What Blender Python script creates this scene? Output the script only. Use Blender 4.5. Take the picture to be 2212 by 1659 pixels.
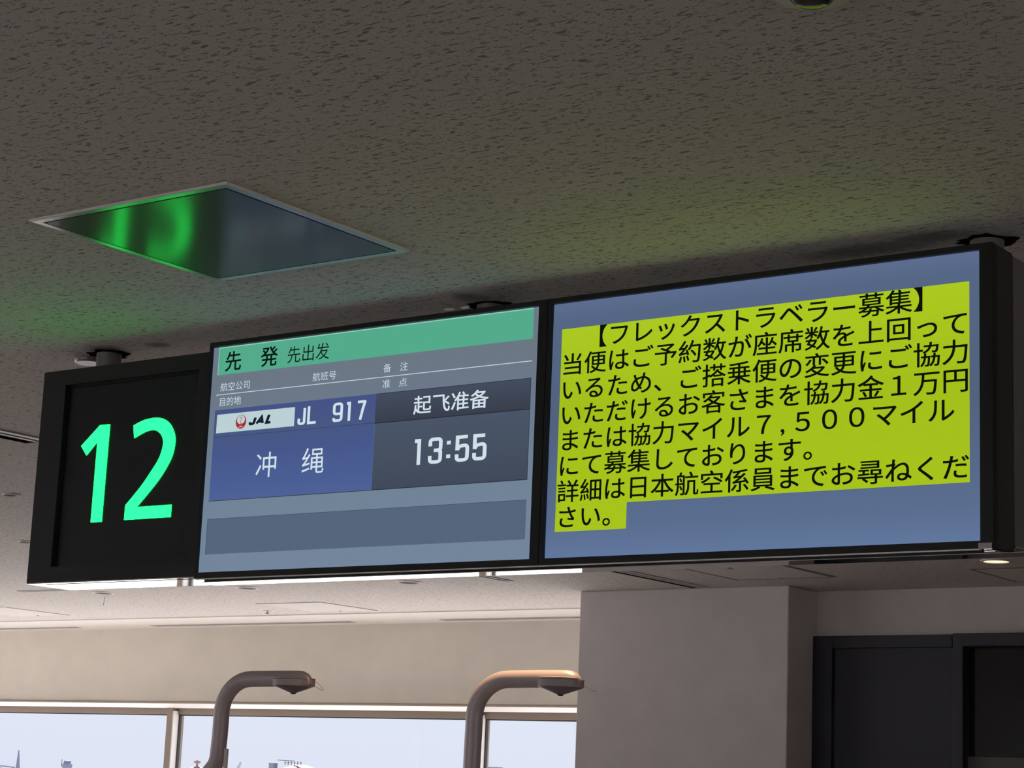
import bpy, bmesh, math, random
from mathutils import Vector, Matrix
random.seed(7)
S = bpy.context.scene
for o in list(bpy.data.objects):
    bpy.data.objects.remove(o)
C = S.collection

# ------------------------------------------------------------------ camera
cam = bpy.data.cameras.new('camera')
cam.sensor_fit = 'HORIZONTAL'; cam.sensor_width = 36.0
cam.lens = 36.0 * 4462.0 / 2212.0
cam.clip_start = 0.05; cam.clip_end = 3000
camo = bpy.data.objects.new('camera', cam); C.objects.link(camo)
YAW, PIT, ROL = math.radians(36.383), math.radians(11.284), math.radians(2.385)
R = Matrix.Rotation(YAW, 3, 'Z') @ Matrix(((1, 0, 0), (0, 0, -1), (0, 1, 0))) @ Matrix.Rotation(PIT, 3, 'X') @ Matrix.Rotation(ROL, 3, 'Z')
camo.matrix_world = Matrix.Translation((2.765, -3.884, 1.60)) @ R.to_4x4()
S.camera = camo

# ------------------------------------------------------------------ world, sun, exposure
S.view_settings.view_transform = 'Standard'
S.view_settings.look = 'None'
S.view_settings.exposure = 0.0
S.view_settings.gamma = 1.0
S.view_settings.use_curve_mapping = False
S.cycles.use_denoising = True
S.cycles.max_bounces = 10
S.cycles.diffuse_bounces = 6
S.cycles.sample_clamp_indirect = 6.0

W = bpy.data.worlds.new('hazy_sky'); S.world = W; W.use_nodes = True
nt = W.node_tree; nt.nodes.clear()
wo = nt.nodes.new('ShaderNodeOutputWorld'); bg = nt.nodes.new('ShaderNodeBackground')
tc = nt.nodes.new('ShaderNodeTexCoord'); sp = nt.nodes.new('ShaderNodeSeparateXYZ')
rp = nt.nodes.new('ShaderNodeValToRGB')
nt.links.new(tc.outputs['Generated'], sp.inputs[0]); nt.links.new(sp.outputs['Z'], rp.inputs[0])
nt.links.new(rp.outputs[0], bg.inputs[0]); nt.links.new(bg.outputs[0], wo.inputs[0])
rp.color_ramp.elements[0].position = 0.0; rp.color_ramp.elements[0].color = (0.725, 0.75, 0.855, 1)
rp.color_ramp.elements[1].position = 0.25; rp.color_ramp.elements[1].color = (0.78, 0.86, 1.0, 1)
bg.inputs[1].default_value = 1.09

sun = bpy.data.lights.new('sun', 'SUN'); sun.energy = 25.0; sun.angle = math.radians(3); sun.color = (1.0, 0.95, 0.91)
suno = bpy.data.objects.new('sun', sun); C.objects.link(suno)
suno.rotation_euler = Vector((0.48, -0.55, -0.85)).to_track_quat('-Z', 'Y').to_euler()
suno.location = (-10, 30, 40)

# ------------------------------------------------------------------ materials
def srgb(r, g, b):
    f = lambda c: (c / 255 / 12.92) if c / 255 <= .04045 else ((c / 255 + .055) / 1.055) ** 2.4
    return (f(r), f(g), f(b), 1)

def mat(name, col, rough=0.6, metal=0.0, spec=0.5, noise=0.0, scale=40.0, bump=0.0):
    m = bpy.data.materials.new(name); m.use_nodes = True
    n = m.node_tree; b = n.nodes['Principled BSDF']
    b.inputs['Base Color'].default_value = (*col[:3], 1)
    b.inputs['Roughness'].default_value = rough
    b.inputs['Metallic'].default_value = metal
    b.inputs['Specular IOR Level'].default_value = spec
    if noise or bump:
        t = n.nodes.new('ShaderNodeTexCoord'); x = n.nodes.new('ShaderNodeTexNoise')
        x.inputs['Scale'].default_value = scale; x.inputs['Detail'].default_value = 4
        n.links.new(t.outputs['Object'], x.inputs['Vector'])
        if noise:
            r = n.nodes.new('ShaderNodeValToRGB')
            r.color_ramp.elements[0].position = .3; r.color_ramp.elements[1].position = .7
            r.color_ramp.elements[0].color = (*[c * (1 - noise) for c in col[:3]], 1)
            r.color_ramp.elements[1].color = (*[min(1, c * (1 + noise)) for c in col[:3]], 1)
            n.links.new(x.outputs['Fac'], r.inputs[0]); n.links.new(r.outputs[0], b.inputs['Base Color'])
        if bump:
            u = n.nodes.new('ShaderNodeBump'); u.inputs['Strength'].default_value = bump; u.inputs['Distance'].default_value = .002
            n.links.new(x.outputs['Fac'], u.inputs['Height']); n.links.new(u.outputs[0], b.inputs['Normal'])
    return m

def emis(name, col, strength=1.0):
    """lit display content: black glass surface that gives off its own light"""
    m = bpy.data.materials.new(name); m.use_nodes = True
    b = m.node_tree.nodes['Principled BSDF']
    b.inputs['Base Color'].default_value = (.004, .004, .004, 1)
    b.inputs['Roughness'].default_value = .35; b.inputs['Specular IOR Level'].default_value = .15
    b.inputs['Emission Color'].default_value = (*col[:3], 1)
    b.inputs['Emission Strength'].default_value = strength
    return m

def emis_ramp(name, z0, z1, stops):
    """display background: the picture it shows is a vertical gradient"""
    m = emis(name, (1, 1, 1)); n = m.node_tree; b = n.nodes['Principled BSDF']
    t = n.nodes.new('ShaderNodeTexCoord'); s = n.nodes.new('ShaderNodeSeparateXYZ'); mr = n.nodes.new('ShaderNodeMapRange'); r = n.nodes.new('ShaderNodeValToRGB')
    n.links.new(t.outputs['Object'], s.inputs[0]); n.links.new(s.outputs['Z'], mr.inputs[0])
    mr.inputs[1].default_value = z0 - 2.125; mr.inputs[2].default_value = z1 - 2.125   # the screens' own origin is at 2.125 m
    n.links.new(mr.outputs[0], r.inputs[0])
    e = r.color_ramp.elements
    e[0].position = stops[0][0]; e[0].color = stops[0][1]
    e[1].position = stops[-1][0]; e[1].color = stops[-1][1]
    for p, c in stops[1:-1]:
        k = e.new(p); k.color = c
    n.links.new(r.outputs[0], b.inputs['Emission Color'])
    return m

def ceiling_mat():
    m = mat('fissured_ceiling_board', (.70, .655, .625), .9, spec=.15)
    n = m.node_tree; b = n.nodes['Principled BSDF']; L = n.links.new
    t = n.nodes.new('ShaderNodeTexCoord')
    def node(k, **kw):
        x = n.nodes.new(k)
        for a, v in kw.items(): setattr(x, a, v)
        return x
    def noise(sx, sy, sc, det, rot=0.0):
        mp = node('ShaderNodeMapping'); mp.inputs['Scale'].default_value = (sx, sy, 1); mp.inputs['Rotation'].default_value = (0, 0, rot)
        L(t.outputs['Object'], mp.inputs['Vector'])
        x = node('ShaderNodeTexNoise'); x.inputs['Scale'].default_value = sc; x.inputs['Detail'].default_value = det; x.inputs['Roughness'].default_value = .55
        L(mp.outputs[0], x.inputs['Vector']); return x.outputs['Fac']
    def ramp(v, a, c):
        r = node('ShaderNodeMapRange'); r.interpolation_type = 'SMOOTHSTEP'
        r.inputs[1].default_value = a; r.inputs[2].default_value = c
        L(v, r.inputs[0]); return r.outputs[0]
    def math_(op, a, c):
        x = node('ShaderNodeMath', operation=op)
        for i, v in ((0, a), (1, c)):
            if isinstance(v, (int, float)): x.inputs[i].default_value = v
            else: L(v, x.inputs[i])
        return x.outputs[0]
    worm = ramp(noise(.36, 1.0, 92, 3, .25), .59, .67)          # long worm-like fissures
    worm2 = ramp(noise(.5, 1.0, 140, 2, -.2), .615, .68)
    pin = ramp(noise(1.0, 1.0, 260, 1), .66, .72)                # pin holes
    pits = math_('MAXIMUM', math_('MAXIMUM', worm, math_('MULTIPLY', worm2, .8)), math_('MULTIPLY', pin, .6))
    # board joint and dirt with its own place
    s = node('ShaderNodeSeparateXYZ'); L(t.outputs['Object'], s.inputs[0])
    dj = math_('ABSOLUTE', math_('ADD', s.outputs['Y'], .385), 0.0)
    joint = math_('MULTIPLY', math_('SUBTRACT', 1.0, ramp(dj, .0008, .0022)), ramp(noise(1.5, 0, 1, 2), .44, .60))
    dirt = 0.0
    for cx, cy, rx, ry in ((-1.41, .10, .05, .035), (-1.60, .07, .07, .05), (-.27, .05, .05, .06), (.80, .09, .20, .06), (.95, .06, .12, .05)):
        dx = math_('DIVIDE', math_('SUBTRACT', s.outputs['X'], cx), rx); dy = math_('DIVIDE', math_('SUBTRACT', s.outputs['Y'], cy), ry)
        rr = math_('ADD', math_('MULTIPLY', dx, dx), math_('MULTIPLY', dy, dy))
        k = math_('SUBTRACT', 1.0, ramp(math_('ADD', rr, math_('MULTIPLY', noise(1, 1, 55, 3), 1.2)), .6, 1.9))
        dirt = k if dirt == 0.0 else math_('MAXIMUM', dirt, k)
    dark = math_('MAXIMUM', math_('MULTIPLY', pits, .68), math_('MAXIMUM', math_('MULTIPLY', joint, .6), math_('MULTIPLY', dirt, .7)))
    mix = node('ShaderNodeMixRGB'); mix.inputs[1].default_value = (.70, .655, .625, 1); mix.inputs[2].default_value = (.10, .085, .075, 1)
    L(dark, mix.inputs[0]); L(mix.outputs[0], b.inputs['Base Color'])
    hgt = math_('ADD', math_('MULTIPLY', pits, 1.0), math_('MULTIPLY', noise(1, 1, 320, 2), .35))
    bp = node('ShaderNodeBump'); bp.invert = False; bp.inputs['Strength'].default_value = .75; bp.inputs['Distance'].default_value = .0025
    L(hgt, bp.inputs['Height']); L(bp.outputs[0], b.inputs['Normal'])
    return m

def glass_mat():
    m = bpy.data.materials.new('window_glass'); m.use_nodes = True
    n = m.node_tree; n.nodes.clear()
    o = n.nodes.new('ShaderNodeOutputMaterial'); mx = n.nodes.new('ShaderNodeMixShader')
    tr = n.nodes.new('ShaderNodeBsdfTransparent'); gl = n.nodes.new('ShaderNodeBsdfGlossy')
    tr.inputs[0].default_value = (.97, .98, .99, 1); gl.inputs['Roughness'].default_value = .02
    mx.inputs[0].default_value = .015
    n.links.new(tr.outputs[0], mx.inputs[1]); n.links.new(gl.outputs[0], mx.inputs[2]); n.links.new(mx.outputs[0], o.inputs[0])
    return m

def brushed_mat():
    """worn brushed steel: a narrow and a wide reflection lobe"""
    m = bpy.data.materials.new('brushed_steel'); m.use_nodes = True
    n = m.node_tree; n.nodes.clear(); L = n.links.new
    o = n.nodes.new('ShaderNodeOutputMaterial'); mx = n.nodes.new('ShaderNodeMixShader'); mx.inputs[0].default_value = .5
    a = n.nodes.new('ShaderNodeBsdfGlossy'); b = n.nodes.new('ShaderNodeBsdfGlossy')
    a.inputs['Color'].default_value = (.225, .24, .24, 1); a.inputs['Roughness'].default_value = .15
    b.inputs['Color'].default_value = (.26, .265, .26, 1); b.inputs['Roughness'].default_value = .55
    t = n.nodes.new('ShaderNodeTexCoord'); mp = n.nodes.new('ShaderNodeMapping'); mp.inputs['Scale'].default_value = (6, 160, 1)
    x = n.nodes.new('ShaderNodeTexNoise'); x.inputs['Scale'].default_value = 1.0; x.inputs['Detail'].default_value = 3
    u = n.nodes.new('ShaderNodeBump'); u.inputs['Strength'].default_value = .06; u.inputs['Distance'].default_value = .001
    L(t.outputs['Object'], mp.inputs['Vector']); L(mp.outputs[0], x.inputs['Vector']); L(x.outputs['Fac'], u.inputs['Height'])
    L(u.outputs[0], a.inputs['Normal']); L(u.outputs[0], b.inputs['Normal'])
    L(a.outputs[0], mx.inputs[1]); L(b.outputs[0], mx.inputs[2]); L(mx.outputs[0], o.inputs[0])
    return m

M = dict(
    ceil=ceiling_mat(),
    wall=mat('painted_wall', (.60, .555, .55), .75, noise=.04, scale=6, bump=.08),
    cream=mat('cream_blind_fabric', (.66, .61, .54), .85, noise=.03, scale=5),
    white=mat('white_painted_trim', (.78, .76, .75), .5),
    rail=mat('glossy_white_rail', (.90, .87, .85), .35),
    frame=mat('beige_window_frame', (.27, .205, .165), .45),
    strip=mat('smooth_white_strip', (.74, .71, .67), .7),
    taupe=mat('taupe_groove', (.50, .46, .43), .8),
    gasket=mat('black_gasket', (.02, .02, .022), .6),
    glass=glass_mat(),
    floor=mat('grey_carpet', (.36, .335, .325), .95, noise=.15, scale=60),
    navy=mat('dark_navy_panel', (.021, .0215, .034), .5),
    navyf=mat('navy_door_frame', (.0165, .017, .028), .45),
    dkglass=mat('dark_glass', (.006, .006, .009), .12),
    greyband=mat('grey_band', (.10, .095, .095), .6),
    bezel=mat('black_bezel', (.006, .006, .007), .45, spec=.3),
    box=mat('black_sign_frame', (.0098, .0095, .0125), .5, spec=.3),
    face=mat('black_sign_face', (.0108, .0125, .0160), .35, spec=.3),
    groove=mat('sign_groove', (.003, .003, .0035), .6, spec=.2),
    house=mat('charcoal_housing', (.012, .012, .013), .55),
    shell=mat('charcoal_shell', (.026, .0255, .027), .5),
    houseg=mat('grey_housing', (.17, .165, .17), .32, .3),
    chrome=mat('polished_steel', (.86, .86, .87), .035, 1.0),
    brushed=brushed_mat(),
    alu=mat('satin_aluminium', (.72, .72, .72), .22, 1.0),
    hatchf=mat('dull_aluminium', (.42, .42, .42), .28, .75),
    pole=mat('grey_pole', (.22, .20, .19), .4, .3),
    hole=mat('dark_hole', (.012, .011, .010), .9, spec=0.0),
    plate=mat('warm_white_plastic', (.72, .69, .66), .5),
    hatchw=mat('white_hatch_panel', (.70, .66, .64), .85, noise=.03, scale=90),
    seam=mat('seam_shadow_gap', (.20, .18, .17), .9),
    slotl=mat('light_slot_metal', (.46, .45, .44), .45, .2),
    slotg=mat('grey_slot_metal', (.30, .29, .28), .4, .5),
    tube=mat('taupe_metallic_paint', (.52, .44, .46), .38, .15, noise=.03, scale=200),
    head=mat('taupe_head_plastic', (.44, .375, .39), .5),
    cone=mat('violet_grey_lens', (.20, .165, .22), .35),
    nub=mat('black_lens', (.01, .01, .012), .15),
    darkrefl=mat('dark_reflector', (.05, .042, .04), .8, spec=0.05),
    domelens=mat('black_dome_glass', (.01, .01, .012), .04, spec=1.0),
    wire=mat('thin_wire', (.16, .14, .13), .5),
    apron=mat('concrete_apron', (.40, .39, .38), .9, noise=.25, scale=.05),
    far=mat('hazy_blue_grey', (.13, .15, .21), .9),  # distance haze is put into these far-object colours
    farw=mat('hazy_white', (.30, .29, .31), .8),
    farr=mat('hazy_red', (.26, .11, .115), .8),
)
# display colours
G = dict(
    bgl=emis_ramp('display_background', 2.14, 2.744, [(0, srgb(114, 133, 156)), (.3, srgb(112, 131, 150)), (.62, srgb(106, 121, 140)), (.85, srgb(107, 118, 131)), (1, srgb(108, 120, 140))]),
    bgr=emis_ramp('notice_background', 2.14, 2.744, [(0, srgb(96, 118, 156)), (.12, srgb(88, 108, 142)), (.5, srgb(80, 97, 124)), (.93, srgb(84, 102, 132)), (1, srgb(92, 108, 142))]),
    green=emis('display_green', srgb(82, 170, 138)), greenl=emis('display_green_edge', srgb(140, 205, 185)),
    blue=emis_ramp('display_blue', 2.33, 2.58, [(0, srgb(76, 96, 152)), (.5, srgb(68, 86, 138)), (.72, srgb(70, 86, 130)), (1, srgb(66, 80, 134))]),
    dark1=emis_ramp('display_slate', 2.498, 2.573, [(0, srgb(54, 60, 74)), (1, srgb(66, 76, 94))]),
    dark2=emis_ramp('display_slate_lower', 2.329, 2.497, [(0, srgb(62, 72, 90)), (1, srgb(72, 84, 102))]),
    white=emis('display_white', srgb(186, 208, 213)), text=emis('display_text_white', srgb(208, 224, 232)),
    label=emis('display_label', srgb(196, 216, 226)), black=emis('display_black', srgb(10, 24, 20)),
    line=emis('display_dark_line', srgb(36, 42, 56)), bar=emis('display_bar', srgb(84, 100, 123)), barl=emis('display_bar_edge', srgb(62, 76, 98)),
    yellow=emis_ramp('notice_yellow', 2.2, 2.68, [(0, srgb(166, 196, 22)), (.6, srgb(162, 190, 22)), (1, srgb(170, 200, 30))]),
    ink=emis('notice_ink', srgb(9, 18, 6)), red=emis('logo_red', srgb(170, 40, 48)), navy=emis('logo_black', srgb(12, 26, 40)),
    led=emis('led_green', (.035, 4.6, .46)),
)

# ------------------------------------------------------------------ object helpers
def link(name, mesh, parent=None, label=None):
    o = bpy.data.objects.new(name, mesh); C.objects.link(o)
    if parent: o.parent = parent
    if label: o['label'] = label
    return o

ORG = {}
def thing(name, label, cat, loc=(0, 0, 0), group=None, kind=None):
    o = bpy.data.objects.new(name, None); C.objects.link(o)
    o.location = loc; o.empty_display_size = .05
    o['label'] = label; o['category'] = cat
    if group: o['group'] = group
    if kind: o['kind'] = kind
    ORG[o] = Vector(loc)
    return o

def build(name, bm, m, parent=None, label=None, smooth=False, bevel=0):
    org = ORG.get(parent, Vector((0, 0, 0)))
    bmesh.ops.translate(bm, verts=bm.verts[:], vec=-org)
    bmesh.ops.recalc_face_normals(bm, faces=bm.faces[:])
    me = bpy.data.meshes.new(name); bm.to_mesh(me); bm.free()
    me.materials.append(m)
    if smooth:
        for p in me.polygons: p.use_smooth = True
    o = link(name, me, parent, label)
    ORG[o] = org
    if smooth:
        e = o.modifiers.new('edge_split', 'EDGE_SPLIT'); e.split_angle = math.radians(40)
    if bevel:
        b = o.modifiers.new('bevel', 'BEVEL'); b.width = bevel; b.segments = 2; b.limit_method = 'ANGLE'
    return o

def tag(o, label, cat, group=None, kind=None):
    o['label'] = label; o['category'] = cat
    if group: o['group'] = group
    if kind: o['kind'] = kind
    return o

def struct(name, bm, m, label, cat, bevel=0):
    return tag(build(name, bm, m, bevel=bevel), label, cat, kind='structure')

def box(x0, x1, y0, y1, z0, z1, bm=None):
    bm = bm or bmesh.new()
    v = [bm.verts.new((x, y, z)) for x in (x0, x1) for y in (y0, y1) for z in (z0, z1)]
    for f in ((0, 1, 3, 2), (4, 6, 7, 5), (0, 4, 5, 1), (2, 3, 7, 6), (0, 2, 6, 4), (1, 5, 7, 3)):
        bm.faces.new([v[i] for i in f])
    return bm

def boxes(l):
    bm = bmesh.new()
    for b in l: box(*b, bm=bm)
    return bm

def rect(x0, x1, z0, z1, y, bm=None):
    bm = bm or bmesh.new()
    v = [bm.verts.new(p) for p in ((x0, y, z0), (x1, y, z0), (x1, y, z1), (x0, y, z1))]
    bm.faces.new(v); return bm

def lathe(prof, c, n=40, bm=None, cap=True):
    """prof: (radius, z) list from bottom to top about the vertical through c"""
    bm = bm or bmesh.new(); rings = []
    for r, z in prof:
        if r < 1e-6: rings.append([bm.verts.new((c[0], c[1], c[2] + z))])
        else: rings.append([bm.verts.new((c[0] + r * math.cos(2 * math.pi * i / n), c[1] + r * math.sin(2 * math.pi * i / n), c[2] + z)) for i in range(n)])
    for a, b in zip(rings, rings[1:]):
        for i in range(n):
            j = (i + 1) % n
            q = [a[i % len(a)], a[j % len(a)], b[j % len(b)], b[i % len(b)]]
            q = [v for k, v in enumerate(q) if v not in q[:k]]
            if len(q) > 2: bm.faces.new(q)
    if cap:
        for rr in (rings[0], rings[-1]):
            if len(rr) > 2: bm.faces.new(rr)
    return bm

def tube(pts, rad, n=20, bm=None):
    """sweep a circle of radius rad (number or list) along pts"""
    bm = bm or bmesh.new(); pts = [Vector(p) for p in pts]; rings = []
    rads = rad if isinstance(rad, (list, tuple)) else [rad] * len(pts)
    up = Vector((0, 1, 0)) if abs((pts[1] - pts[0]).normalized().y) < .9 else Vector((1, 0, 0))
    for i, p in enumerate(pts):
        t = (pts[min(i + 1, len(pts) - 1)] - pts[max(i - 1, 0)]).normalized()
        a = up.cross(t).normalized(); b = t.cross(a)
        rings.append([bm.verts.new(p + rads[i] * (a * math.cos(2 * math.pi * k / n) + b * math.sin(2 * math.pi * k / n))) for k in range(n)])
    for r0, r1 in zip(rings, rings[1:]):
        for k in range(n): bm.faces.new((r0[k], r0[(k + 1) % n], r1[(k + 1) % n], r1[k]))
    bm.faces.new(rings[0]); bm.faces.new(rings[-1]); return bm

def smooth_path(pts, sub=8):
    P = [Vector(p) for p in pts]; out = []
    for i in range(len(P) - 1):
        p0, p1, p2, p3 = P[max(i - 1, 0)], P[i], P[i + 1], P[min(i + 2, len(P) - 1)]
        for k in range(sub):
            t = k / sub
            out.append(.5 * ((2 * p1) + (-p0 + p2) * t + (2 * p0 - 5 * p1 + 4 * p2 - p3) * t * t + (-p0 + 3 * p1 - 3 * p2 + p3) * t ** 3))
    return out + [P[-1]]

# lettering ---------------------------------------------------------------
def text_mesh(s):
    c = bpy.data.curves.new('lettering', 'FONT'); c.body = s; c.size = 1
    o = bpy.data.objects.new('lettering', c); C.objects.link(o)
    bpy.context.view_layer.update()
    me = bpy.data.meshes.new_from_object(o.evaluated_get(bpy.context.evaluated_depsgraph_get()))
    bpy.data.objects.remove(o); bpy.data.curves.remove(c)
    return me

def add_text(bm, s, y, fit=None, grid=None, bold=0.0):
    """fit=(x0,x1,z0,z1): stretch the ink to that box; grid=(x, baseline z, cell width, em height)"""
    me = text_mesh(s); co = [v.co.copy() for v in me.vertices]
    if fit:
        ax, bx = min(v.x for v in co), max(v.x for v in co); az, bz = min(v.y for v in co), max(v.y for v in co)
        f = lambda v: (fit[0] + (v.x - ax) / (bx - ax) * (fit[1] - fit[0]), y, fit[2] + (v.y - az) / (bz - az) * (fit[3] - fit[2]))
    else:
        f = lambda v: (grid[0] + v.x * grid[2], y, grid[1] + v.y * grid[3])
    # heavier strokes: the same glyph laid down again a hair to each side
    for sx, sy in (((-1, -.7), (1, .7), (-1, .7), (1, -.7)) if bold else ((0, 0),)):
        vs = [bm.verts.new(f(v + Vector((sx * bold, sy * bold, 0)))) for v in co]
        for p in me.polygons:
            try: bm.faces.new([vs[i] for i in p.vertices])
            except ValueError: pass
    bpy.data.meshes.remove(me)

def round_poly(pts, r):
    """polyline with its inner corners rounded by radius r"""
    out = [Vector(pts[0])]
    for i in range(1, len(pts) - 1):
        a, b, c = Vector(pts[i - 1]), Vector(pts[i]), Vector(pts[i + 1])
        d0, d1 = (a - b), (c - b); k = min(r, d0.length * .5, d1.length * .5)
        p, q = b + d0.normalized() * k, b + d1.normalized() * k
        for j in range(7):
            t = j / 6; out.append(p * (1 - t) ** 2 + b * 2 * t * (1 - t) + q * t * t)
    return out + [Vector(pts[-1])]

def stroke(bm, pts, w, y, ax=1.0):
    """ribbon of width w with mitred joints, in the sign plane; pts are (x, z)"""
    P = [Vector(p) for p in pts]; L, Rr = [], []
    for i, p in enumerate(P):
        t0 = (P[i] - P[i - 1]).normalized() if i else None
        t1 = (P[i + 1] - P[i]).normalized() if i < len(P) - 1 else None
        t0 = t0 or t1; t1 = t1 or t0
        n0, n1 = Vector((-t0.y, t0.x)), Vector((-t1.y, t1.x))
        m = (n0 + n1).normalized(); k = w / 2 / max(.4, m.dot(n0))
        L.append(bm.verts.new(((p.x + m.x * k) * ax, y, p.y + m.y * k))); Rr.append(bm.verts.new(((p.x - m.x * k) * ax, y, p.y - m.y * k)))
    for i in range(len(P) - 1):
        bm.faces.new((L[i], L[i + 1], Rr[i + 1], Rr[i]))

GL = {  # condensed road-sign style figures: unit-box stroke paths
    '1': [([(.62, 1), (.62, 0)], 0), ([(.1, .90), (.62, .90)], 0)],
    '3': [([(0, .70), (0, 1), (1, 1), (1, .54), (.75, .51), (.36, .51)], .30), ([(.36, .51), (.75, .51), (1, .47), (1, 0), (0, 0), (0, .28)], .34)],
    '5': [([(1, 1), (.02, 1), (.02, .43)], 0), ([(.02, .44), (.22, .60), (1, .64), (1, 0), (0, 0), (0, .26)], .36)],
    '9': [([(1, .7), (1, 1), (0, 1), (0, .40), (1, .40), (1, .72)], .36), ([(1, .7), (1, 0), (0, 0), (0, .17)], .36)],
    '7': [([(0, 1), (1, 1), (.72, .55), (.42, 0)], .04)],
    'J': [([(1, 1), (1, 0), (0, 0), (0, .34)], .36)],
    'L': [([(0, 1), (0, 0), (1, 0)], 0)],
    'A': [([(0, 0), (.55, 1), (1, 0)], 0), ([(.25, .28), (.85, .28)], 0)],
}
def figure(bm, ch, x0, x1, z0, z1, w, y, shear=0.0, ax=1.0):
    if ch == '1':
        rect(x1 - w * ax, x1, z0, z1, y, bm); rect(x0, x1 - w * ax, z1 - .145 * (z1 - z0), z1, y, bm); return
    x0, x1, shear = x0 / ax, x1 / ax, shear / ax
    iw, ih = x1 - x0 - w, z1 - z0 - w
    for pts, r in GL[ch]:
        q = []
        for i, (u, v) in enumerate(pts):
            zz = z0 + w / 2 + v * ih
            ends = i in (0, len(pts) - 1)
            if ch in '17L' and ends and v in (0, 1) and not (ch == '7' and v == 1) : zz += (-w / 2 if v == 0 else w / 2) if not (ch == 'L' and v == 0) else 0
            q.append((x0 + w / 2 + u * iw + shear * (zz - z0), zz))
        q = round_poly(q, r * iw) if r else q
        stroke(bm, q, w, y, ax)

def poly(bm, pts, y, depth=0):
    v = [bm.verts.new((x, y, z)) for x, z in pts]
    f = bm.faces.new(v)
    if depth:
        r = bmesh.ops.extrude_face_region(bm, geom=[f])
        bmesh.ops.translate(bm, verts=[g for g in r['geom'] if isinstance(g, bmesh.types.BMVert)], vec=(0, depth, 0))

# ------------------------------------------------------------------ the setting
CZ = 2.804          # ceiling height
XL, XR, YB, YW = -12.7, 10.0, -12.0, 7.86
struct('floor', box(XL - .2, XR + .2, YB - .2, YW + .25, -.2, 0), M['floor'], 'grey carpeted floor of the departure lounge', 'floor')
struct('ceiling', boxes([(XL - .2, XR + .2, YB - .2, 7.06, CZ, CZ + .35), (XL - .2, XR + .2, 7.06, YW + .25, CZ + .012, CZ + .35)]),
       M['ceil'], 'off-white ceiling of fissured acoustic board above the gate sign', 'ceiling')
ZH, ZS = 2.185, .35     # head and sill of the window band
struct('wall_left', boxes([(XL - .2, XL, YB - .2, YW + .25, 2.62, CZ), (XL - .2, XL, YB - .2, YW + .25, 0, .1), (XL - .2, XL, YB - .2, -6.5, .1, 2.62), (XL - .2, XL, 7.0, YW + .25, .1, 2.62)]), M['wall'], 'far left end wall of the lounge with a window band added for fill daylight', 'wall')
struct('wall_right', boxes([(XR, XR + .2, YB - .2, YW + .25, ZH, CZ), (XR, XR + .2, YB - .2, YW + .25, 0, ZS), (XR, XR + .2, YB - .2, -6.0, ZS, ZH), (XR, XR + .2, 0.0, YW + .25, ZS, ZH)]), M['wall'], 'right end wall of the lounge with a window band added for fill daylight', 'wall')
struct('wall_back', boxes([(XL, XR, YB - .2, YB, ZH, CZ), (XL, XR, YB - .2, YB, 0, ZS), (XL, -9.0, YB - .2, YB, ZS, ZH), (4.0, XR, YB - .2, YB, ZS, ZH)]), M['wall'], 'wall behind the viewer with a window band added for fill daylight', 'wall')
struct('wall_window_side', boxes([(XL, -2.73, YW, YW + .2, ZH, CZ), (XL, -2.73, YW, YW + .2, 0, ZS)]), M['cream'], 'cream wall band between the ceiling and the windows', 'wall')
struct('wall_pillar', box(-4.11, -2.722, 6.215, YW + .2, 0, CZ), M['wall'], 'broad grey-beige square pillar standing left of the dark doors', 'pillar', bevel=.006)
struct('wall_door_side', box(-2.722, XR, 6.55, YW + .2, 0, CZ), M['wall'], 'shaded wall above and around the dark navy doors', 'wall')
struct('trim_3', box(XL, -4.11, 7.145, YW, CZ - .001, CZ + .012), M['strip'], 'smooth white ceiling strip along the top of the cream band', 'ceiling strip')
struct('trim_4', box(XL, -4.11, 7.06, 7.145, CZ + .004, CZ + .012), M['taupe'], 'narrow taupe groove in the ceiling before the white strip', 'ceiling groove')
# white head rail and blind hem line
bm = box(XL, -4.11, YW - .075, YW, 2.174, 2.205)
for v in bm.verts:
    if v.co.z < 2.18 and v.co.y < YW - .01: v.co.y = YW - .03      # front face leans in toward the glass
struct('trim_1', bm, M['rail'], 'white rail running along the top of the windows', 'rail')
struct('trim_2', box(XL, -4.11, YW - .012, YW, 2.222, 2.227), M['frame'], 'thin hem line on the cream band just above the white rail', 'trim')

# windows: mullions every three metres
xm = [-12.68, -12.08, -9.07, -6.06, -4.0]
for i, (a, b) in enumerate(zip(xm, xm[1:])):
    bm = boxes([(a, b, YW + .02, YW + .10, 2.125, ZH), (a, b, YW + .02, YW + .10, ZS, ZS + .06)])
    m = bmesh.new()
    w = tag(build('window_%d' % (i + 1), bm, M['frame'], bevel=.002), ['window left of the picture edge', 'window at the left edge showing a mast and a grey tower', 'middle window behind the left curved arm', 'window between the right curved arm and the pillar'][i], 'window', kind='structure')
    build('glass_pane', box(a + .03, b - .03, YW + .055, YW + .065, ZS + .05, 2.13), M['glass'], w)
    build('gasket', boxes([(a, b, YW + .03, YW + .05, 2.117, 2.126)]), M['gasket'], w)
    build('mullion', box(a - .03, a + .03, YW - .03, YW + .10, ZS, 2.176), M['frame'], w)
    build('mullion_lit_side', box(a + .03, a + .042, YW - .028, YW + .055, ZS, 2.15), M['white'], w)  # white strip paints the sunlit right side of the mullion
    build('mullion_gasket', box(a + .042, a + .052, YW + .03, YW + .055, ZS, 2.125), M['gasket'], w)

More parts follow.
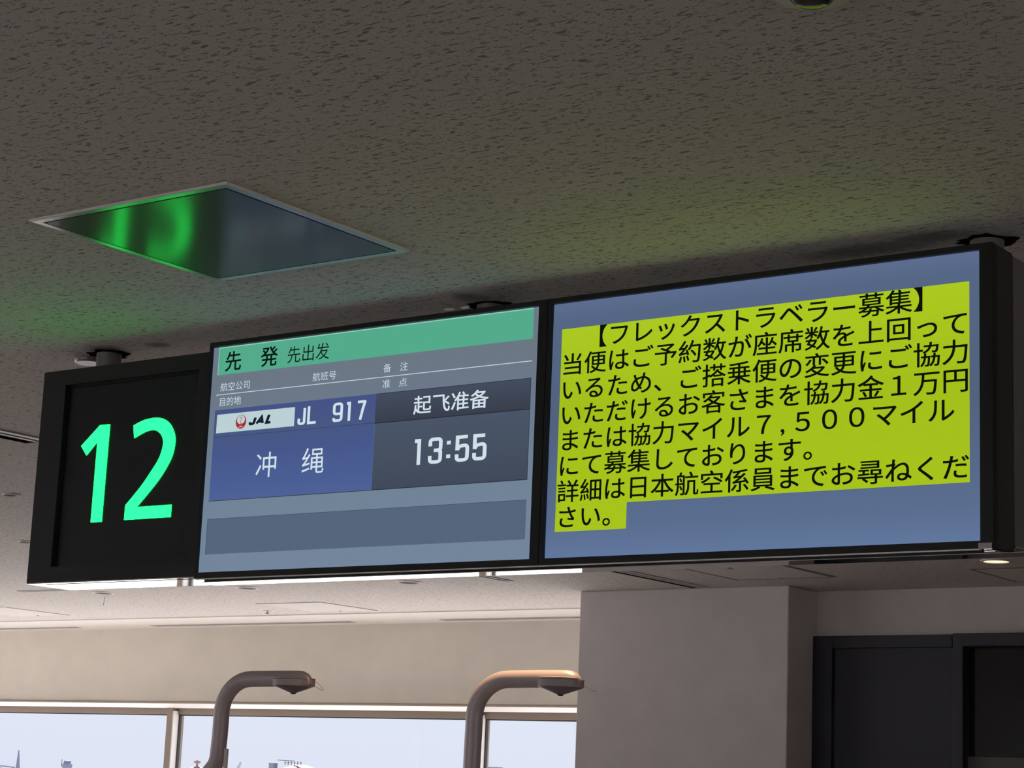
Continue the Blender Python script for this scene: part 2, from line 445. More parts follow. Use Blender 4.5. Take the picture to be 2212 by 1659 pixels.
w = tag(build('window_5', boxes([(XL - .1, XL - .02, -6.5, 7.0, 2.56, 2.62), (XL - .1, XL - .02, -6.5, 7.0, .1, .16)]), M['frame']), 'window band added for fill daylight in the far left end wall, outside the picture', 'window', kind='structure')  # unseen glazing added to bring daylight in from the left
build('glass_pane', box(XL - .065, XL - .055, -6.5, 7.0, .15, 2.57), M['glass'], w)
for k in range(5): build('mullion', box(XL - .1, XL + .02, -6.5 + 3.375 * k - .03, -6.5 + 3.375 * k + .03, .1, 2.62), M['frame'], w)

w = tag(build('window_6', boxes([(XR + .02, XR + .1, -6.0, 0.0, 2.125, ZH), (XR + .02, XR + .1, -6.0, 0.0, ZS, ZS + .06)]), M['frame']), 'window band added for fill daylight in the right end wall, outside the picture', 'window', kind='structure')  # unseen glazing added as daylight fill from the right
build('glass_pane', box(XR + .055, XR + .065, -6.0, 0.0, ZS + .05, 2.13), M['glass'], w)
w = tag(build('window_7', boxes([(-9.0, 4.0, YB - .1, YB - .02, 2.125, ZH), (-9.0, 4.0, YB - .1, YB - .02, ZS, ZS + .06)]), M['frame']), 'window band added for fill daylight behind the viewer, outside the picture', 'window', kind='structure')  # unseen glazing added to lift surfaces facing the viewer
build('glass_pane', box(-9.0, 4.0, YB - .065, YB - .055, ZS + .05, 2.13), M['glass'], w)

# the two dark doors
d = tag(build('door_1', boxes([(-2.72, -2.60, 6.50, 6.55, 0, 2.549), (-2.60, -1.885, 6.50, 6.55, 2.481, 2.549)]), M['navyf'], bevel=.003), 'dark navy panel with raised frame beside the pillar', 'door', kind='structure')
build('panel', box(-2.60, -1.885, 6.53, 6.55, 0, 2.481), M['navy'], d)
d = tag(build('door_2', boxes([(-1.855, -1.797, 6.44, 6.55, 0, 2.549), (-1.797, -.6, 6.44, 6.55, 2.480, 2.549), (-.6, -.54, 6.44, 6.55, 0, 2.549)]), M['navyf'], bevel=.003), 'nearer dark navy framed opening with a grey band, at the right edge', 'door', kind='structure')
build('dark_pane', box(-1.797, -.6, 6.52, 6.54, 1.90, 2.480), M['dkglass'], d)
build('lower_band', box(-1.797, -.6, 6.50, 6.54, 0, 1.905), M['greyband'], d, 'grey band below the dark pane')

# ------------------------------------------------------------------ things outside
GZ = -5.0
struct('ground', boxes([(-900, 600, 9.5, 900, GZ - 1, GZ), (-900, -16, -400, 9.5, GZ - 1, GZ), (-16, 600, -400, -13.5, GZ - 1, GZ), (11.5, 600, -13.5, 9.5, GZ - 1, GZ)]), M['apron'], 'pale concrete airport apron outside the windows', 'ground')

def at_az(px, py, pz): return Vector((px, py, pz))
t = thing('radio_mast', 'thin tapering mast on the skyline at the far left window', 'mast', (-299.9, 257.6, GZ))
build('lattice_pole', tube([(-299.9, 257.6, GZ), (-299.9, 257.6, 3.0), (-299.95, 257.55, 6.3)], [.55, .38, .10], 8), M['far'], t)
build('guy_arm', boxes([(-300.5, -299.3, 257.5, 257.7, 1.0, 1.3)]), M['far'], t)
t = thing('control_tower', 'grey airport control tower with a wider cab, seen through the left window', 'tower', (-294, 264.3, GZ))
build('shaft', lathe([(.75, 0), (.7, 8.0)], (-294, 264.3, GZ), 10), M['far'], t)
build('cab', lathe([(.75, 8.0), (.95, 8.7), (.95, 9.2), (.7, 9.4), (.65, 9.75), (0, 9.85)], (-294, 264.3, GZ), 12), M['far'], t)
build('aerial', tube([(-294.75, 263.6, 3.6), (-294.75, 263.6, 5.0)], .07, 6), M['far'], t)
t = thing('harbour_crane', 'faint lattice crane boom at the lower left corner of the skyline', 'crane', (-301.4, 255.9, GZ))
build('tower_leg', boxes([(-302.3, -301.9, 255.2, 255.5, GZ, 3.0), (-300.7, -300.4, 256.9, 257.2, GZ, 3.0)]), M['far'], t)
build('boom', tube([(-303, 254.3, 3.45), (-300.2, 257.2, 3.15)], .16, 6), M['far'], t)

def checker(name, c1, c2, sc):
    m = mat(name, c1, .8); n = m.node_tree; t_ = n.nodes.new('ShaderNodeTexCoord'); ck = n.nodes.new('ShaderNodeTexChecker')
    ck.inputs['Color1'].default_value = (*c1[:3], 1); ck.inputs['Color2'].default_value = (*c2[:3], 1); ck.inputs['Scale'].default_value = sc
    n.links.new(t_.outputs['Object'], ck.inputs['Vector']); n.links.new(ck.outputs[0], n.nodes['Principled BSDF'].inputs['Base Color']); return m
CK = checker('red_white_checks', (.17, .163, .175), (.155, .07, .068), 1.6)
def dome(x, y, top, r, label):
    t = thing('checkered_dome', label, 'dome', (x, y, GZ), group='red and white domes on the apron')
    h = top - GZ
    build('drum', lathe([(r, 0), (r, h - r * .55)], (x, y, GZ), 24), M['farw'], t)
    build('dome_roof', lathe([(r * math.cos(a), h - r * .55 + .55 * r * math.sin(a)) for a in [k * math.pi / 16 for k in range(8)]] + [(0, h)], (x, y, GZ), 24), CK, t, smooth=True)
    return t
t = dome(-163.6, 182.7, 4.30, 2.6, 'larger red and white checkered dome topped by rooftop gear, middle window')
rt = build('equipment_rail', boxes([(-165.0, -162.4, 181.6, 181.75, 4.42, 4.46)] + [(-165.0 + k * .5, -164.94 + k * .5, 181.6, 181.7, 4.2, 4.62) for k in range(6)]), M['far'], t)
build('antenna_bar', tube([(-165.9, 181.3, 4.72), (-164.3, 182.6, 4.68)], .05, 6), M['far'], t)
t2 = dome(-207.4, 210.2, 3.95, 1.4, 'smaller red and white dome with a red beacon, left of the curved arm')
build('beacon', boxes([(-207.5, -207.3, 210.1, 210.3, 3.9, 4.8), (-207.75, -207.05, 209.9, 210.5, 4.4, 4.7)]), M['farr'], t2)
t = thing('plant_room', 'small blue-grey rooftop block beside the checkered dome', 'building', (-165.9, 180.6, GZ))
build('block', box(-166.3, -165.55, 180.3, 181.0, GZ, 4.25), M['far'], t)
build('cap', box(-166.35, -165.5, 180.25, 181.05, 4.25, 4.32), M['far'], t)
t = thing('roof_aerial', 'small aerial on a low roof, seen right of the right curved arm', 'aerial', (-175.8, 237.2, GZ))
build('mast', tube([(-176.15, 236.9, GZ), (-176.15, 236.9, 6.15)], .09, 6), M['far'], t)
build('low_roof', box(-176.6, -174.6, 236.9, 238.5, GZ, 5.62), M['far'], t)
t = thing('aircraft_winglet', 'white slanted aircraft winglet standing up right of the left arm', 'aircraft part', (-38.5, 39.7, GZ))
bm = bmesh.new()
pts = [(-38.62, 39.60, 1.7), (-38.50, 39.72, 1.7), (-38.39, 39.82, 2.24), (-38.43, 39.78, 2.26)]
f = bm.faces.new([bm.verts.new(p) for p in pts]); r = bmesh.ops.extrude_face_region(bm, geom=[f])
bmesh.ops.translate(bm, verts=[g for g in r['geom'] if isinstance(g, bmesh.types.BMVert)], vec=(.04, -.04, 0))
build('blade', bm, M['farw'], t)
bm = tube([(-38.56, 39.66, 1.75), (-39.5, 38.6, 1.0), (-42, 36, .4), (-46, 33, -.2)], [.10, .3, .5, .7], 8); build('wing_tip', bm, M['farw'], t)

# ------------------------------------------------------------------ the gate number box
ZB, ZT = 2.131, 2.735
t = thing('gate_number_sign', 'black box sign at the left with glowing green number 12', 'sign', (-1.43, .05, ZB))
fx0, fx1, fz0, fz1 = -1.664, -1.140, 2.174, 2.691
build('frame', boxes([(-1.758, fx0, -.002, .16, ZB, ZT), (fx1, -1.0965, -.002, .16, ZB, ZT), (fx0, fx1, -.002, .16, fz1, ZT), (fx0, fx1, -.002, .16, ZB, fz0), (-1.758, -1.0965, .06, .16, ZB, ZT)]), M['box'], t)
build('face_panel', box(fx0, fx1, .010, .06, fz0, fz1), M['face'], t)
build('bottom_plate', box(-1.7575, -1.0970, -.0018, .158, 2.1283, ZB), M['chrome'], t, 'mirror-polished bottom')
build('bottom_groove', box(-1.700, -1.105, .016, .026, 2.1279, 2.1284), M['groove'], t)
build('recess_edge', boxes([(fx0, fx0 + .009, .006, .012, fz0, fz1), (fx0, fx1, .006, .012, fz1 - .009, fz1)]), M['groove'], t)
ONE = [(-1.5215, 2.5670), (-1.4825, 2.5668), (-1.4850, 2.2945), (-1.5278, 2.2942), (-1.5268, 2.5212), (-1.5673, 2.4845), (-1.5916, 2.5126)]
bm = bmesh.new(); poly(bm, ONE, .008, .004); build('number_digit', bm, G['led'], t, 'glowing green digit 1')
TWO_O = [(-1.3877, 2.5564), (-1.347, 2.5687), (-1.3021, 2.5719), (-1.2684, 2.5646), (-1.2428, 2.547), (-1.2258, 2.5201), (-1.2222, 2.4964), (-1.2284, 2.4647), (-1.2459, 2.4339), (-1.2722, 2.4013), (-1.3101, 2.3649), (-1.3512, 2.3287)]
TWO_I = [(-1.3813, 2.5205), (-1.3433, 2.5343), (-1.3136, 2.5387), (-1.2936, 2.5345), (-1.2758, 2.5214), (-1.2674, 2.5037), (-1.269, 2.4845), (-1.2808, 2.4552), (-1.3072, 2.4225), (-1.3421, 2.3838), (-1.3955, 2.3355)]
sm = lambda P: [(v.x, v.y) for v in smooth_path([(x, z, 0) for x, z in P], 4)]
bm = bmesh.new()
two = sm(TWO_O) + [(-1.2189, 2.3289), (-1.2191, 2.2955), (-1.3960, 2.2955)] + list(reversed(sm(TWO_I)))
poly(bm, two, .008, .004); bmesh.ops.triangulate(bm, faces=bm.faces[:], ngon_method='EAR_CLIP')
build('number_digit', bm, G['led'], t, 'glowing green digit 2')

# ------------------------------------------------------------------ the two monitors
SZ0, SZ1 = 2.1402, 2.7442
def monitor(name, label, x0, x1, s0, s1, bg):
    t = thing(name, label, 'screen', ((x0 + x1) / 2, .04, 2.125))
    build('bezel', boxes([(x0, s0, -.012, .012, 2.125, 2.7565), (s1, x1, -.012, .012, 2.125, 2.7565), (s0, s1, -.012, .012, SZ1, 2.7565), (s0, s1, -.012, .012, 2.125, SZ0)]), M['bezel'], t)
    build('back_shell', box(x0 + .0005, x1 - .0005, .012, .095, 2.1255, 2.756), M['shell'], t)
    s = build('screen', box(s0, s1, 0, .03, SZ0, SZ1), bg, t)
    return t, s
tl, sl = monitor('departure_display', 'middle screen with a green banner, blue flight panel and the time 13:55', -1.096, .0075, -1.0918, -.0179, G['bgl'])
tr, sr = monitor('notice_display', 'right-hand screen with a black Japanese message on yellow', .0095, 1.1195, .0179, 1.0918, G['bgr'])

y1, y2, y3, y4 = -.0005, -.0010, -.0015, -.0020
BX0, BX1 = -1.0715, -.0403
build('green_banner', rect(BX0, BX1, 2.6678, 2.7430, y1), G['green'], sl, 'green banner strip')
bm = rect(BX0, BX1, 2.7405, 2.7432, y2); rect(BX0, BX0 + .0022, 2.6678, 2.743, y2, bm); build('banner_edge', bm, G['greenl'], sl, 'lighter green banner edge')
for s_, b in (('先', (-1.0448, -.9887, 2.6762, 2.7289)), ('発', (-.9174, -.8591, 2.6769, 2.7289)), ('先出发', (-.8236, -.6803, 2.6778, 2.7217))):
    bm = bmesh.new(); add_text(bm, s_, y2, b, bold=.012 if len(s_) == 1 else 0.0)
    build('banner_text', bm, G['black'], sl, 'black writing on the green banner')
build('heading_rule', rect(BX0, BX1, 2.6130, 2.6149, y1), G['label'], sl, 'pale rule between the headings')
for s, b in (('航空公司', (-1.0572, -.9518, 2.6225, 2.6455)), ('航班号', (-.7319, -.6528, 2.6226, 2.6446)), ('备', (-.4971, -.4723, 2.6247, 2.647)), ('注', (-.4436, -.4186, 2.6243, 2.6466)),
             ('准', (-.4972, -.4725, 2.5849, 2.6068)), ('点', (-.4444, -.4188, 2.5846, 2.6059)), ('目的地', (-1.0554, -.9796, 2.5824, 2.6056))):
    bm = bmesh.new(); add_text(bm, s, y2, b)
    build('heading_text', bm, G['label'], sl, 'pale column heading')
build('flight_panel', rect(BX0, -.5162, 2.3308, 2.5728, y1), G['blue'], sl, 'blue flight panel')
bm = rect(-.5162, BX1, 2.4985, 2.5724, y1); build('status_panel', bm, G['dark1'], sl, 'slate status panel')
build('time_panel', rect(-.5156, BX1, 2.3292, 2.4970, y1), G['dark2'], sl, 'slate time panel')
bm = rect(-.5162, BX1, 2.4965, 2.4987, y2); rect(BX0, BX1, 2.3285, 2.3303, y2, bm); rect(BX1 - .0012, BX1, 2.329, 2.573, y2, bm); rect(-.5162, BX1, 2.5714, 2.5728, y2, bm); rect(BX0, -.5162, 2.4985, 2.4993, y2, bm)
build('panel_lines', bm, G['line'], sl, 'dark dividing lines')
build('message_bar', rect(BX0, BX1, 2.1884, 2.2819, y1), G['bar'], sl, 'empty slate message bar')
bm = rect(BX0, BX1, 2.2807, 2.2819, y2); rect(BX0, BX0 + .0014, 2.1884, 2.2819, y2, bm); build('message_bar_edge', bm, G['barl'], sl)
build('airline_plate', rect(-1.0621, -.7861, 2.5100, 2.5600, y2), G['white'], sl, 'white airline name plate')
# airline roundel and letters
def disc(bm, cx, cz, rx, rz, y, n=36, a0=0, a1=2 * math.pi):
    v = [bm.verts.new((cx + rx * math.cos(a0 + (a1 - a0) * k / n), y, cz + rz * math.sin(a0 + (a1 - a0) * k / n))) for k in range(n if a1 - a0 > 6.2 else n + 1)]
    bm.faces.new(v)
bm = bmesh.new(); disc(bm, -.9736, 2.5350, .0187, .0187, y3)
build('logo_disc', bm, G['red'], sl, 'red airline roundel')
bm = bmesh.new(); disc(bm, -.9736, 2.5405, .0140, .0118, y4)
for k, ch in enumerate('JAL'): figure(bm, ch, -.9815 + k * .0056, -.9767 + k * .0056, 2.5200, 2.5247, .0012, y4, .3)
build('logo_crane', bm, G['white'], sl, 'white crane shape on the roundel')
bm = bmesh.new()
stroke(bm, round_poly([(-.9785, 2.5455), (-.9712, 2.5470), (-.9690, 2.5432), (-.9752, 2.5360), (-.9745, 2.5305), (-.9690, 2.5290)], .003), .0016, y4 - .0004)
build('logo_neck', bm, G['red'], sl)
bm = bmesh.new()
figure(bm, 'J', -.9480, -.9255, 2.5228, 2.5457, .0066, y3, .42, ax=1.45); figure(bm, 'A', -.9230, -.8925, 2.5228, 2.5462, .0062, y3, .30, ax=1.45); figure(bm, 'L', -.8890, -.8650, 2.5228, 2.5465, .0066, y3, .42, ax=1.45)
build('logo_letters', bm, G['navy'], sl, 'dark slanted airline letters')
bm = bmesh.new()
figure(bm, 'J', -.7745, -.7475, 2.5112, 2.5580, .0066, y3, ax=1.3); figure(bm, 'L', -.7415, -.7078, 2.5112, 2.5580, .0066, y3, ax=1.3)
figure(bm, '9', -.6560, -.6225, 2.5104, 2.5598, .0066, y3, ax=1.3); figure(bm, '1', -.6102, -.5968, 2.5100, 2.5590, .0066, y3, ax=1.3); figure(bm, '7', -.5785, -.5460, 2.5104, 2.5596, .0066, y3, ax=1.3)
build('flight_number', bm, G['text'], sl, 'white flight number')
bm = bmesh.new(); add_text(bm, '起飞准备', y3, (-.3935, -.1642, 2.5106, 2.5563), bold=.010); build('status_text', bm, G['text'], sl, 'white status writing')
for s_, b in (('冲', (-.9098, -.8392, 2.3822, 2.4481)), ('绳', (-.7505, -.6769, 2.3832, 2.4493))):
    bm = bmesh.new(); add_text(bm, s_, y3, b); build('destination_text', bm, G['text'], sl, 'white destination writing')
bm = bmesh.new()
figure(bm, '1', -.3836, -.3642, 2.3838, 2.4480, .0085, y3, ax=1.3); figure(bm, '3', -.3405, -.2972, 2.3838, 2.4485, .0085, y3, ax=1.3)
rect(-.2842, -.2720, 2.4285, 2.4375, y3, bm); rect(-.2842, -.2720, 2.3950, 2.4040, y3, bm)
figure(bm, '5', -.2578, -.2155, 2.3837, 2.4485, .0085, y3, ax=1.3); figure(bm, '5', -.2052, -.1632, 2.3836, 2.4482, .0085, y3, ax=1.3)
build('time_text', bm, G['text'], sl, 'white departure time 13:55')

# the yellow notice
NX0, CW, NZT, CH = .0436, .06383, 2.6815, .05995
bm = rect(NX0, NX0 + 16 * CW, NZT - 7 * CH, NZT, y1); rect(NX0, NX0 + 3.06 * CW, NZT - 8 * CH, NZT - 7 * CH, y1, bm)
build('yellow_panel', bm, G['yellow'], sr, 'yellow message background')
LINES = ['　【フレックストラベラー募集】', '当便はご予約数が座席数を上回って', 'いるため、ご搭乗便の変更にご協力', 'いただけるお客さまを協力金１万円', 'または協力マイル７，５００マイル', 'にて募集しております。', '詳細は日本航空係員までお尋ねくだ', 'さい。']
for i, s in enumerate(LINES):
    bm = bmesh.new(); zb = NZT - (i + 1) * CH + .0125
    if '，' in s:      # the comma is half a cell wide
        a, b = s.split('，'); n = len(a)
        add_text(bm, a, y2, grid=(NX0 + .0015, zb, CW, .0555), bold=.009)
        add_text(bm, ',', y2, grid=(NX0 + .0015 + (n + .12) * CW, zb, CW, .0555), bold=.009)
        add_text(bm, b, y2, grid=(NX0 + .0015 + (n + .5) * CW, zb, CW, .0555), bold=.009)
    else:
        add_text(bm, s, y2, grid=(NX0 + .0015, zb, CW, .0555), bold=.009)
    build('message_line', bm, G['ink'], sr, 'black message writing')

# ------------------------------------------------------------------ beam behind the monitors, polished plate below them, ceiling poles
t = thing('underside_plate', 'mirror-polished steel plate running along the underside of the two screens', 'trim plate', (0, .03, 2.115))
build('chrome_sheet', box(-1.094, 1.30, -.001, .068, 2.1150, 2.1165), M['chrome'], t)
build('gap_dark_block', box(-1.08, 1.10, .012, .06, 2.1165, 2.1248), M['house'], t)  # black block added so the gap under the screens reads dark
build('front_lip', box(-1.093, 1.090, -.0105, -.002, 2.1218, 2.1246), M['rail'], t, 'bright front lip')
build('end_bracket', boxes([(1.090, 1.118, -.0175, -.0125, 2.1222, 2.135), (1.095, 1.118, .0, .03, 2.1175, 2.123)]), M['chrome'], t, 'small bright corner bracket')
t = thing('sign_hanger', 'dark beam with a grey end box behind the two screens', 'bracket', (0, .13, 2.13))
build('spine', box(-1.085, .95, .104, .165, 2.20, 2.745), M['house'], t)
build('end_box', box(.96, 1.119, .0975, .172, 2.142, 2.752), M['houseg'], t, 'grey box at the right end')
build('end_trim', box(.955, 1.121, .0975, .174, 2.138, 2.142), M['alu'], t)
for px, py, zb, lb in ((-1.635, .125, ZT + .0005, 'short grey ceiling pole on top of the number sign'), (-.275, .140, 2.7458, 'grey ceiling pole behind the middle screen, mostly hidden'), (1.045, .138, 2.7525, 'grey ceiling pole at the right end of the signs')):
    t = thing('ceiling_pole', lb, 'pole', (px, py, zb), group='ceiling poles of the signs')
    build('tube', lathe([(.036, zb), (.036, CZ)], (px, py, 0), 28), M['pole'], t, smooth=True)
    rr = random.Random(int(px * 100)); n = 26; b2 = bmesh.new()
    vs = [b2.verts.new((px + (.062 + rr.uniform(-.012, .014)) * math.cos(2 * math.pi * k / n), py + (.055 + rr.uniform(-.01, .012)) * math.sin(2 * math.pi * k / n), CZ - .0012)) for k in range(n)]
    b2.faces.new(vs); build('ceiling_cutout', b2, M['hole'], t, 'ragged dark hole in the ceiling round the pole')
    if px < -1: build('grommet', lathe([(.040, 0), (.044, .006), (.044, .012)], (-1.745, .15, CZ - .014), 24), M['pole'], t, smooth=True)
    elif px < 0:
        for cx, cy, an in ((-.385, .112, .3), (-.335, .112, -.2)):
            bm = box(-.012, .012, -.005, .005, CZ - .005, CZ - .002); bmesh.ops.rotate(bm, verts=bm.verts[:], cent=(0, 0, CZ), matrix=Matrix.Rotation(an, 3, 'Z')); bmesh.ops.translate(bm, verts=bm.verts[:], vec=(cx, cy, 0))
            build('paper_scrap', bm, M['white'], t, 'torn white scrap by the pole')

# ------------------------------------------------------------------ ceiling fittings
def frame_boxes(x0, x1, y0, y1, w, z0, z1):
    return boxes([(x0, x0 + w, y0, y1, z0, z1), (x1 - w, x1, y0, y1, z0, z1), (x0 + w, x1 - w, y0, y0 + w, z0, z1), (x0 + w, x1 - w, y1 - w, y1, z0, z1)])
hx0, hx1, hy0, hy1 = -.716, -.118, -.978, -.381
t = thing('ceiling_hatch', 'square brushed-steel hatch catching the green glow of the number', 'hatch', ((hx0 + hx1) / 2, (hy0 + hy1) / 2, 2.80))
build('rim', frame_boxes(hx0, hx1, hy0, hy1, .0035, 2.7985, CZ), M['plate'], t, 'pale worn rim')
build('frame', frame_boxes(hx0 + .0035, hx1 - .0035, hy0 + .0035, hy1 - .0035, .017, 2.7985, CZ), M['hatchf'], t)
build('gap', frame_boxes(hx0 + .0205, hx1 - .0205, hy0 + .0205, hy1 - .0205, .005, 2.8025, CZ), M['hole'], t)
build('door_panel', box(hx0 + .0255, hx1 - .0255, hy0 + .0255, hy1 - .0255, 2.7982, CZ), M['brushed'], t)

def flat_hatch(x0, x1, y0, y1, label, w=.011):
    t = thing('access_hatch', label, 'hatch', ((x0 + x1) / 2, (y0 + y1) / 2, CZ - .002), group='white access hatches in the far ceiling')
    build('seam', frame_boxes(x0, x1, y0, y1, w, CZ - .002, CZ), M['seam'], t)
    build('hatch_door', box(x0 + w, x1 - w, y0 + w, y1 - w, CZ - .003, CZ), M['hatchw'], t)
    build('latch', lathe([(.009, -.006), (.009, 0)], ((x0 + x1) / 2, y1 - .05, CZ), 12), M['slotg'], t)
flat_hatch(-6.862, -6.28, 6.37, 6.96, 'white hatch outline nearest the windows, above the left curved arm')
flat_hatch(-9.73, -9.13, 6.13, 6.77, 'white hatch outline at the left picture edge near the windows')
flat_hatch(-2.873, -2.265, 5.29, 5.90, 'hatch with thick seams right above the pillar, just under the notice screen', .030)
flat_hatch(-1.46, -.86, 5.75, 6.35, 'hatch corner at the right edge beyond the lit lamp', .024)

def slot(x0, x1, y0, y1, label, cat='air slot', black=True, m='slotg', dz=0.0):
    t = thing('slot_diffuser', label, cat, ((x0 + x1) / 2, (y0 + y1) / 2, CZ - .004))
    lx = (x1 - x0) > (y1 - y0)
    build('frame', frame_boxes(x0, x1, y0, y1, .012, CZ - .005 - dz, CZ - dz), M[m], t)
    if lx: build('opening', box(x0 + .012, x1 - .012, y0 + .012, y1 - .012, CZ - .002 - dz, CZ - dz), M['hole'] if black else M['seam'], t)
    else: build('opening', box(x0 + .012, x1 - .012, y0 + .012, y1 - .012, CZ - .002 - dz, CZ - dz), M['hole'] if black else M['seam'], t)
    return t
def track_slot(xb, x0, x1, y0, y1, label):
    t = thing('slot_diffuser', label, 'air slot', ((xb + x1) / 2, (y0 + y1) / 2, CZ - .004))
    build('opening', box(xb, x0, y0, y1 + .02, CZ - .003, CZ), M['hole'], t, 'black slot opening')
    build('frame', boxes([(x0, x0 + .02, y0, y1, CZ - .006, CZ), (x1 - .02, x1, y0, y1, CZ - .005, CZ), (x0 + .02, x1 - .02, y0, y1, CZ - .003, CZ)]), M['slotl'], t, 'light grey metal rail')
track_slot(-3.325, -3.275, -3.205, 4.2, 6.17, 'long black-lined slot running toward the pillar top')
track_slot(-3.125, -3.055, -2.985, -.9, 1.09, 'grey and black slot at the left edge beside the number sign')
slot(-7.98, -6.2, 5.262, 5.318, 'thin grey slot whose left end shows below the number sign', black=False)
slot(-4.215, -4.155, 4.2, 5.60, 'short slanting slot just below the right end of the middle screen', black=False)
for x0, x1, lb in ((-12.03, -10.0, 'pale slot over the windows at the far left'), (-9.13, -7.08, 'pale slot over the windows, the middle one of three'), (-6.25, -4.2, 'pale slot over the windows ending at the pillar')):
    slot(x0, x1, 7.605, 7.68, lb, black=False, m='taupe', dz=.001)

def downlight(x, y, label, r=.062, lit=False, dark=False):
    t = thing('downlight', label, 'ceiling light', (x, y, CZ - .006), group='round recessed downlights')
    build('trim_ring', lathe([(r * 1.24, 0), (r * 1.20, -.006), (r, -.0075), (r * .97, -.002), (r * .97, 0)], (x, y, CZ), 40, cap=False), M['plate'], t, smooth=True)
    if lit:
        build('lens', lathe([(0, -.003), (r * .97, -.003), (r * .97, 0)], (x, y, CZ), 36, cap=False), LIT, t, 'glowing warm lens')
        l = bpy.data.lights.new('downlight_beam', 'SPOT'); l.energy = lit; l.color = (1.0, .66, .36); l.spot_size = math.radians(100); l.spot_blend = .7; l.shadow_soft_size = .05
        lo = bpy.data.objects.new('downlight_beam', l); C.objects.link(lo); lo.parent = t; lo.location = (0, 0, -.012)
    else:
        build('reflector', lathe([(r * .97, -.0012), (0, -.0015)], (x, y, CZ), 36, cap=False), M['darkrefl'] if dark else M['seam'], t)
    return t
LIT = emis('warm_lamp_lens', (1.0, .70, .38), 2.2)
downlight(-7.41, 5.50, 'unlit downlight below the number sign, leftmost of the row of three')
downlight(-6.115, 5.49, 'unlit downlight below the left edge of the middle screen')
downlight(-4.83, 5.49, 'unlit downlight below the right half of the middle screen')
downlight(-4.285, 2.04, 'unlit downlight at the left edge, clear of the number sign', r=.034, dark=True)
downlight(-5.64, 3.30, 'unlit downlight half hidden by the lower left edge of the number sign', r=.034, dark=True)
downlight(-1.19, 5.455, 'glowing warm downlight under the right end of the notice screen', lit=25)
downlight(-.72, 1.02, 'warm downlight above the right curved arm, hidden by the signs', lit=85)
t = thing('dome_sensor', 'dark glossy ceiling sensor cut off by the top edge, mirroring the yellow notice', 'sensor', (1.372, -1.274, CZ - .01))
build('ring', lathe([(.062, 0), (.058, -.006), (.036, -.008), (.034, 0)], (1.372, -1.274, CZ), 36, cap=False), M['plate'], t, smooth=True)
build('lens', lathe([(0, -.022), (.012, -.0217), (.022, -.020), (.030, -.015), (.034, -.006), (.034, 0)], (1.372, -1.274, CZ), 36, cap=False), M['domelens'], t, smooth=True)
def sprinkler(x, y, label):
    t = thing('sprinkler_head', label, 'sprinkler', (x, y, CZ - .02), group='sprinkler heads')
    build('escutcheon', lathe([(.030, 0), (.028, -.006), (.012, -.008)], (x, y, CZ), 24), M['plate'], t, smooth=True)
    build('deflector', lathe([(.006, -.008), (.006, -.020), (.016, -.021), (.016, -.024)], (x, y, CZ), 20), M['slotg'], t, smooth=True)
sprinkler(-7.145, 6.80, 'small sprinkler head left of the white hatch outline over the left arm')
sprinkler(-2.53, 5.24, 'small sprinkler head right under the notice screen edge')
tag(build('hanging_thread', tube([(-7.63, 5.72, CZ), (-7.632, 5.72, CZ - .03), (-7.64, 5.722, CZ - .06)], .0016, 6), M['wire']), 'short dark thread hanging from the ceiling below the number sign', 'thread')

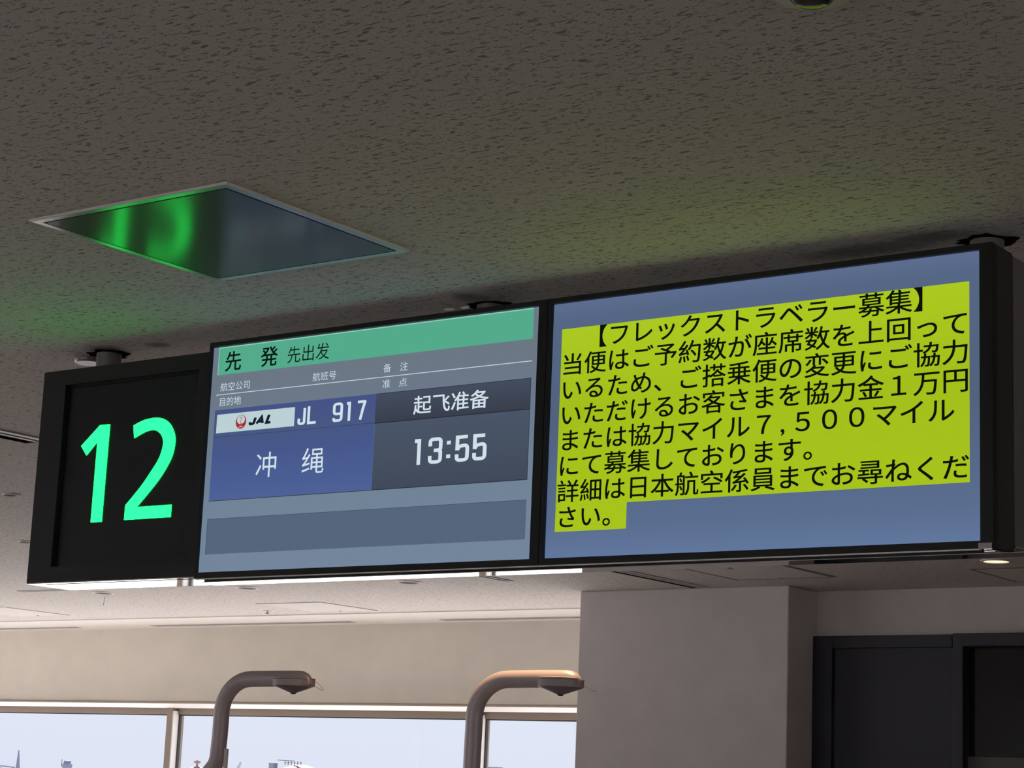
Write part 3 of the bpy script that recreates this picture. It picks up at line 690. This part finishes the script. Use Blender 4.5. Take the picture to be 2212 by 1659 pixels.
# ------------------------------------------------------------------ the curved boarding-gate arms
def arm(dx, label, kink):
    AY = 1.0
    t = thing('curved_arm', label, 'scanner arm', (-1.937 + dx, AY, 0), group='curved arms of the boarding gates')
    low = [(-1.985, 1.625), (-1.965, 1.645), (-1.949, 1.662), (-1.942, 1.682)] if kink else [(-1.944, .30), (-1.943, 1.0), (-1.941, 1.5)]
    if kink: low = [(-2.10, .30), (-2.09, 1.40), (-2.03, 1.585)] + low
    mid = [(-1.938, 1.746), (-1.937, 1.789)]
    arc = [(-1.937 + .120 * (1 - math.cos(a)), 1.823 + .110 * math.sin(a)) for a in [k * math.pi / 24 for k in range(13)]]
    arc = [(x, z) for x, z in arc]
    end = [(-1.744, 1.934), (-1.66, 1.934), (-1.618, 1.934), (-1.602, 1.933), (-1.589, 1.929), (-1.580, 1.922), (-1.576, 1.912)]
    pth = [(x + dx, AY, z) for x, z in low + mid + arc + end]
    rad = [.0255] * (len(pth) - 4) + [.025, .0235, .020, .014]
    build('tube', tube(pth, rad, 24), M['tube'], t, smooth=True)
    hc = (-1.634 + dx, AY, 0)
    build('scanner_ring', lathe([(.0655, 1.9105), (.0665, 1.914), (.0665, 1.930), (.064, 1.9315), (.067, 1.9325), (.067, 1.9355), (.05, 1.938)], hc, 48), M['head'], t, smooth=True)
    build('scanner_cone', lathe([(.008, 1.8895), (.012, 1.891), (.062, 1.909), (.0655, 1.911)], hc, 48), M['cone'], t, smooth=True)
    build('lens_nub', lathe([(0, 1.8845), (.006, 1.8855), (.009, 1.889), (.009, 1.892)], hc, 20), M['nub'], t, smooth=True)
    build('latch', box(-1.576 + dx, -1.567 + dx, AY - .028, AY - .006, 1.916, 1.927), M['head'], t)
    lp = [(-1.566, 1.9335), (-1.550, 1.930), (-1.525, 1.916), (-1.508, 1.902), (-1.510, 1.898), (-1.530, 1.905), (-1.552, 1.915), (-1.568, 1.919)]
    build('wire_loop', tube(smooth_path([(x + dx, AY - .004, z) for x, z in lp], 5), .0007, 6), M['wire'], t)
    bx = (-2.10 if kink else -1.944) + dx
    build('pedestal', box(bx - .11, bx + .11, AY - .35, AY + .35, 0, .98), M['tube'], t, bevel=.03)
    if kink:
        bm = box(-1.912, -1.8975, AY - .003, AY + .003, 1.45, 1.712)
        build('side_plate', bm, M['white'], t, 'pale plate beside the tube')
arm(0, 'left dark taupe curved arm in front of the middle window', True)
arm(1.017, 'right curved arm catching warm light, its end overlapping the pillar edge', False)
